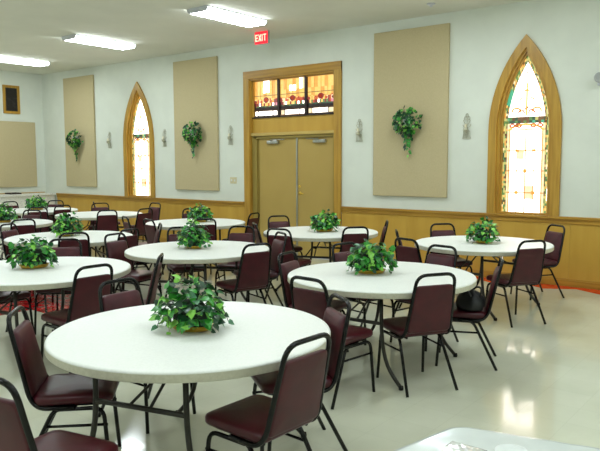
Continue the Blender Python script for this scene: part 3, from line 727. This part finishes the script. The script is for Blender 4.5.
# (table, bearing of the back from the table centre, distance, facing or None = table centre, label)
CH = [
 (1, -9, .94, 178, 'nearest chair, right front, its brown-lit back turned to the camera'),
 (1, -77, 1.34, 102, 'chair cut by the bottom left corner, glossy seat at picture bottom'),
 (1, -135, .93, 47, 'chair at the left of the nearest table, above the corner chair'),
 (1, 53, .86, -124, 'chair behind right of the nearest table, back edge nearly hidden'),
 (1, 166, 1.02, 2, 'chair facing us beyond the left rear rim of the nearest table'),
 (2, -85, 1.12, 85, 'chair between the nearest table and the bag-chair table, facing the latter'),
 (2, -31, .84, 149, 'chair seen from behind at the front right of the bag-chair table'),
 (2, 36, .98, 203, 'chair holding the black bag, seen from its side'),
 (2, 141, 1.06, -12, 'chair behind the ivy of the bag-chair table, half hidden'),
 (2, -167, .86, 10, 'chair at the left end of the bag-chair table, behind its rim'),
 (2, 88, 1.05, -100, 'chair between the bag-chair table and right window table, facing the former'),
 (3, -105, 1.24, 75, 'chair at the near left of the window table, beside the edge-on one'),
 (3, -149, .97, 33, 'chair standing edge-on left of the right window table'),
 (3, 144, .97, -40, 'chair against the wainscot at the far left of the right window table'),
 (3, -37, .97, 148, 'chair seen from behind at the right front of the window table'),
 (3, 70, 1.30, -125, 'rightmost chair, standing by the wainscot below the right window'),
 (4, -80, 1.12, 100, 'chair at the near left of the doors table, seen from behind'),
 (4, -125, .90, 52, 'chair edge-on at the left end of the doors table'),
 (4, 160, 1.13, -30, 'chair at the far left of the doors table, against the doors'),
 (4, -25, .90, 142, 'chair seen from behind at the right of the doors table'),
 (4, 42, .90, -146, 'thin edge-on chair right of the doors table against the wainscot'),
 (5, 60, .95, -118, 'chair nested before the doors table, facing the table behind the nearest'),
 (5, -7, .97, 165, 'chair seen from behind at the right of the second row middle table'),
 (5, 148, 1.1, -30, 'chair mostly hidden by ivy beyond the second row middle table'),
 (5, 110, 1.18, -62, 'chair facing us between the middle table and the doors'),
 (5, -158, 1.01, 10, 'chair facing right at the left end of the second row middle table'),
 (6, -36, 1.04, 150, 'chair seen behind two ivies at the table left of the doors'),
 (6, 44, .91, 192, 'chair right of the panel table beside the door casing'),
 (6, 140, 1.2, -45, 'chair half hidden by ivy below the left door panel'),
 (6, -78, 1.14, 78, 'chair at the near left of the table below the door panel'),
 (6, -112, 1.10, 68, 'slim edge-on chair between the plantless table and panel table'),
 (7, -7, .98, 178, 'chair seen from behind at the right of the left-edge table'),
 (7, 32, 1.08, -137, 'edge-on chair facing the left-edge table, seat toward us'),
 (7, 137, 1.12, -45, 'chair facing us behind the ivy of the left-edge table'),
 (7, 183, .95, 3, 'chair cut by left picture edge at the far side of left-edge table'),
 (8, 12, .95, 188, 'chair at the right end of the table behind the left-edge one'),
 (8, 54, 1.11, -125, 'chair at the rear right of the table behind the left-edge one'),
 (8, -30, .88, 155, 'chair seen from behind at the table behind the left-edge one'),
 (8, -160, .96, 25, 'chair at the left end of the table behind the left-edge one'),
 (8, -113, 1.01, 67, 'chair at the far left picture edge, mostly behind the left-edge table'),
 (9, -28, 1.05, 157, 'chair seen from behind at the plantless table below left window'),
 (9, 144, 1.13, -40, 'chair on the wainscot side of the plantless table, nearer one'),
 (9, 149, 1.62, 55, 'chair edge-on close to the wainscot behind the plantless table'),
 (9, 8, 1.12, -178, 'chair at the right end of the plantless table'),
 (9, 92, 1.33, -90, 'chair by the wainscot under the left window right side'),
 (10, -4, 1.01, 176, 'chair left of the plantless table, facing the farthest table'),
 (10, 127, .95, -50, 'chair against the wainscot end beyond the farthest table'),
 (10, -30, 1.35, 150, 'chair seen from behind just below the farthest ivy'),
 (10, 183, .95, 0, 'chair directly in front of the white counter'),
 (11, -14, 1.25, 166, 'chair seen from behind at the distant left-edge table'),
 (11, 120, .92, -60, 'chair behind the ivy of the distant left-edge table'),
]
CPOS = []
for i, (t, az, d, face, lb) in enumerate(CH):
    x, y = at(t, az, d); face = az+180 if face is None else face
    x += BACKL*cos(R(face)); y += BACKL*sin(R(face)); rz = R(face-90); CPOS.append((x, y, face))
    if i == 0: cp.location = (x, y, 0); cp.rotation_euler[2] = rz; cp['label'] = lb
    else: dup(cp, (x, y, 0), rz, lb)

# black bag on the side-on chair
bx, by, bf = CPOS[7]
bag = empty('handbag', (bx+.09, by-.055, .4705), R(bf-60), 'black soft handbag lying on the chair right of its table', 'bag')
r = random.Random(8); rings = []
for z, k in ((0, .86), (.012, .98), (.05, 1.0), (.09, .88), (.125, .62), (.14, .3)):
    rings.append([(.145*k*cos(a)*(1+.06*sin(3*a+z*40)), .105*k*sin(a)*(1+.08*cos(4*a+z*30)), z+(.012*sin(5*a) if 0 < z else 0)) for a in [2*pi*j/24 for j in range(24)]])
MB().stack(rings, M['bag']).build('body', bag)
for s in (-1, 1): MB().tube(fillet([(-.09, s*.035, .105), (-.06, s*.07, .17), (.05, s*.08, .165), (.1, s*.04, .10)], .05, 5), .009, M['bag'], 6).build('strap', bag)

# ------------------------------------------------------------------ covered table in the near right corner
QC = [(-.965, 2.105), (-.205, 2.28), (.28, 1.69), (-1.13, 1.36)]; QX, QY = -.505, 1.86
ft = empty('trapezoid_table', (QX, QY, 0), 0, 'angle-cornered table at bottom right corner under glossy white cover', 'table')
O = fillet([(x-QX, y-QY, 0) for x, y in QC], .05, 5, closed=True)
MB().stack([[(p.x*.992, p.y*.99, .69) for p in O], [(p.x*.992, p.y*.99, .733) for p in O]], M['plastic_top']).build('tabletop', ft)
for x, y in QC:
    x, y = (x-QX)*.78, (y-QY)*.72
    MB().tube(fillet([(x, y, .69), (x, y, .4), (x*1.08, y*1.08, .001)], .1), .0145, M['table_metal'], 10).build('leg', ft)
r = random.Random(4); mb = MB(); nx, ny = 80, 60; vs = []; fs = []
def wr(x, y): return .002*abs(sin(9*x+4*sin(5*y)))*abs(sin(7*y+2*sin(6*x)))+.0015*sin(23*x+9*y)**2*sin(13*y)**2
def rc(u, v):
    """pull grid points onto a rounded unit square"""
    c = .07; ox, oy = abs(u-.5)-(.5-c), abs(v-.5)-(.5-c)
    if ox > 0 and oy > 0:
        k = max(ox, oy)/hypot(ox, oy)
        return .5+math.copysign(.5-c+ox*k, u-.5), .5+math.copysign(.5-c+oy*k, v-.5)
    return u, v
def quad(u, v):
    a, b_, c, d = QC[3], QC[2], QC[1], QC[0]
    return tuple((a[i]*(1-u)+b_[i]*u)*(1-v)+(d[i]*(1-u)+c[i]*u)*v-(QX, QY)[i] for i in (0, 1))
for j in range(ny+1):
    for i in range(nx+1):
        x, y = quad(*rc(i/nx, j/ny)); vs.append((x*1.004, y*1.006, .7365+wr(x, y)))
for j in range(ny):
    for i in range(nx): a = j*(nx+1)+i; fs.append((a, a+1, a+nx+2, a+nx+1))
edge = [i for i in range(nx+1)]+[(j+1)*(nx+1)-1 for j in range(1, ny+1)]+[ny*(nx+1)+i for i in range(nx-1, -1, -1)]+[j*(nx+1) for j in range(ny-1, 0, -1)]
n0 = len(vs)
for k, e in enumerate(edge):
    x, y, z = vs[e]; vs.append((x*1.006, y*1.012, .70+.012*sin(k*.5)))
for k in range(len(edge)):
    fs.append((edge[k], edge[(k+1) % len(edge)], n0+(k+1) % len(edge), n0+k))
mb.add(vs, fs, M['wrap'], True)
tag(mb.build('table_cover', None, (QX, QY, 0)), 'glossy white plastic cover with creases over the corner table', 'table cover')
o = MB().lathe([(0, .001), (.028, .001), (.034, .004), (.05, .010), (.052, .012), (.049, .012), (.034, .006), (0, .005)], M['white_ceramic'], 28).build('plate', None, (-.728, 1.985, .7415))
tag(o, 'small white plate at the bottom edge on the covered table', 'plate')
mb = MB(); vs = []; fs = []; n = 14
for j in range(n+1):
    for i in range(n+1):
        u, v = i/n-.5, j/n-.5; vs.append((u*.12, v*.09, .002+.006*abs(sin(11*u+7*v))*abs(cos(13*v-5*u))*(1-4*u*u)*(1-4*v*v)+.001*r.random()))
for j in range(n):
    for i in range(n): a = j*(n+1)+i; fs.append((a, a+1, a+n+2, a+n+1))
vs2 = [(x, y, z+.0015) for x, y, z in vs]; m0 = len(vs)
mb.add(vs+vs2, [f[::-1] for f in fs]+[tuple(q+m0 for q in f) for f in fs], M['clear'], True)
tag(mb.build('plastic_wrap', None, (-.855, 1.915, .7405)), 'crumpled clear plastic wrap on the covered table near its corner', 'plastic wrap')

# ------------------------------------------------------------------ world
w = bpy.data.worlds.new('world'); S.world = w; w.use_nodes = True
w.node_tree.nodes['Background'].inputs[0].default_value = (.75, .85, 1, 1); w.node_tree.nodes['Background'].inputs[1].default_value = .4
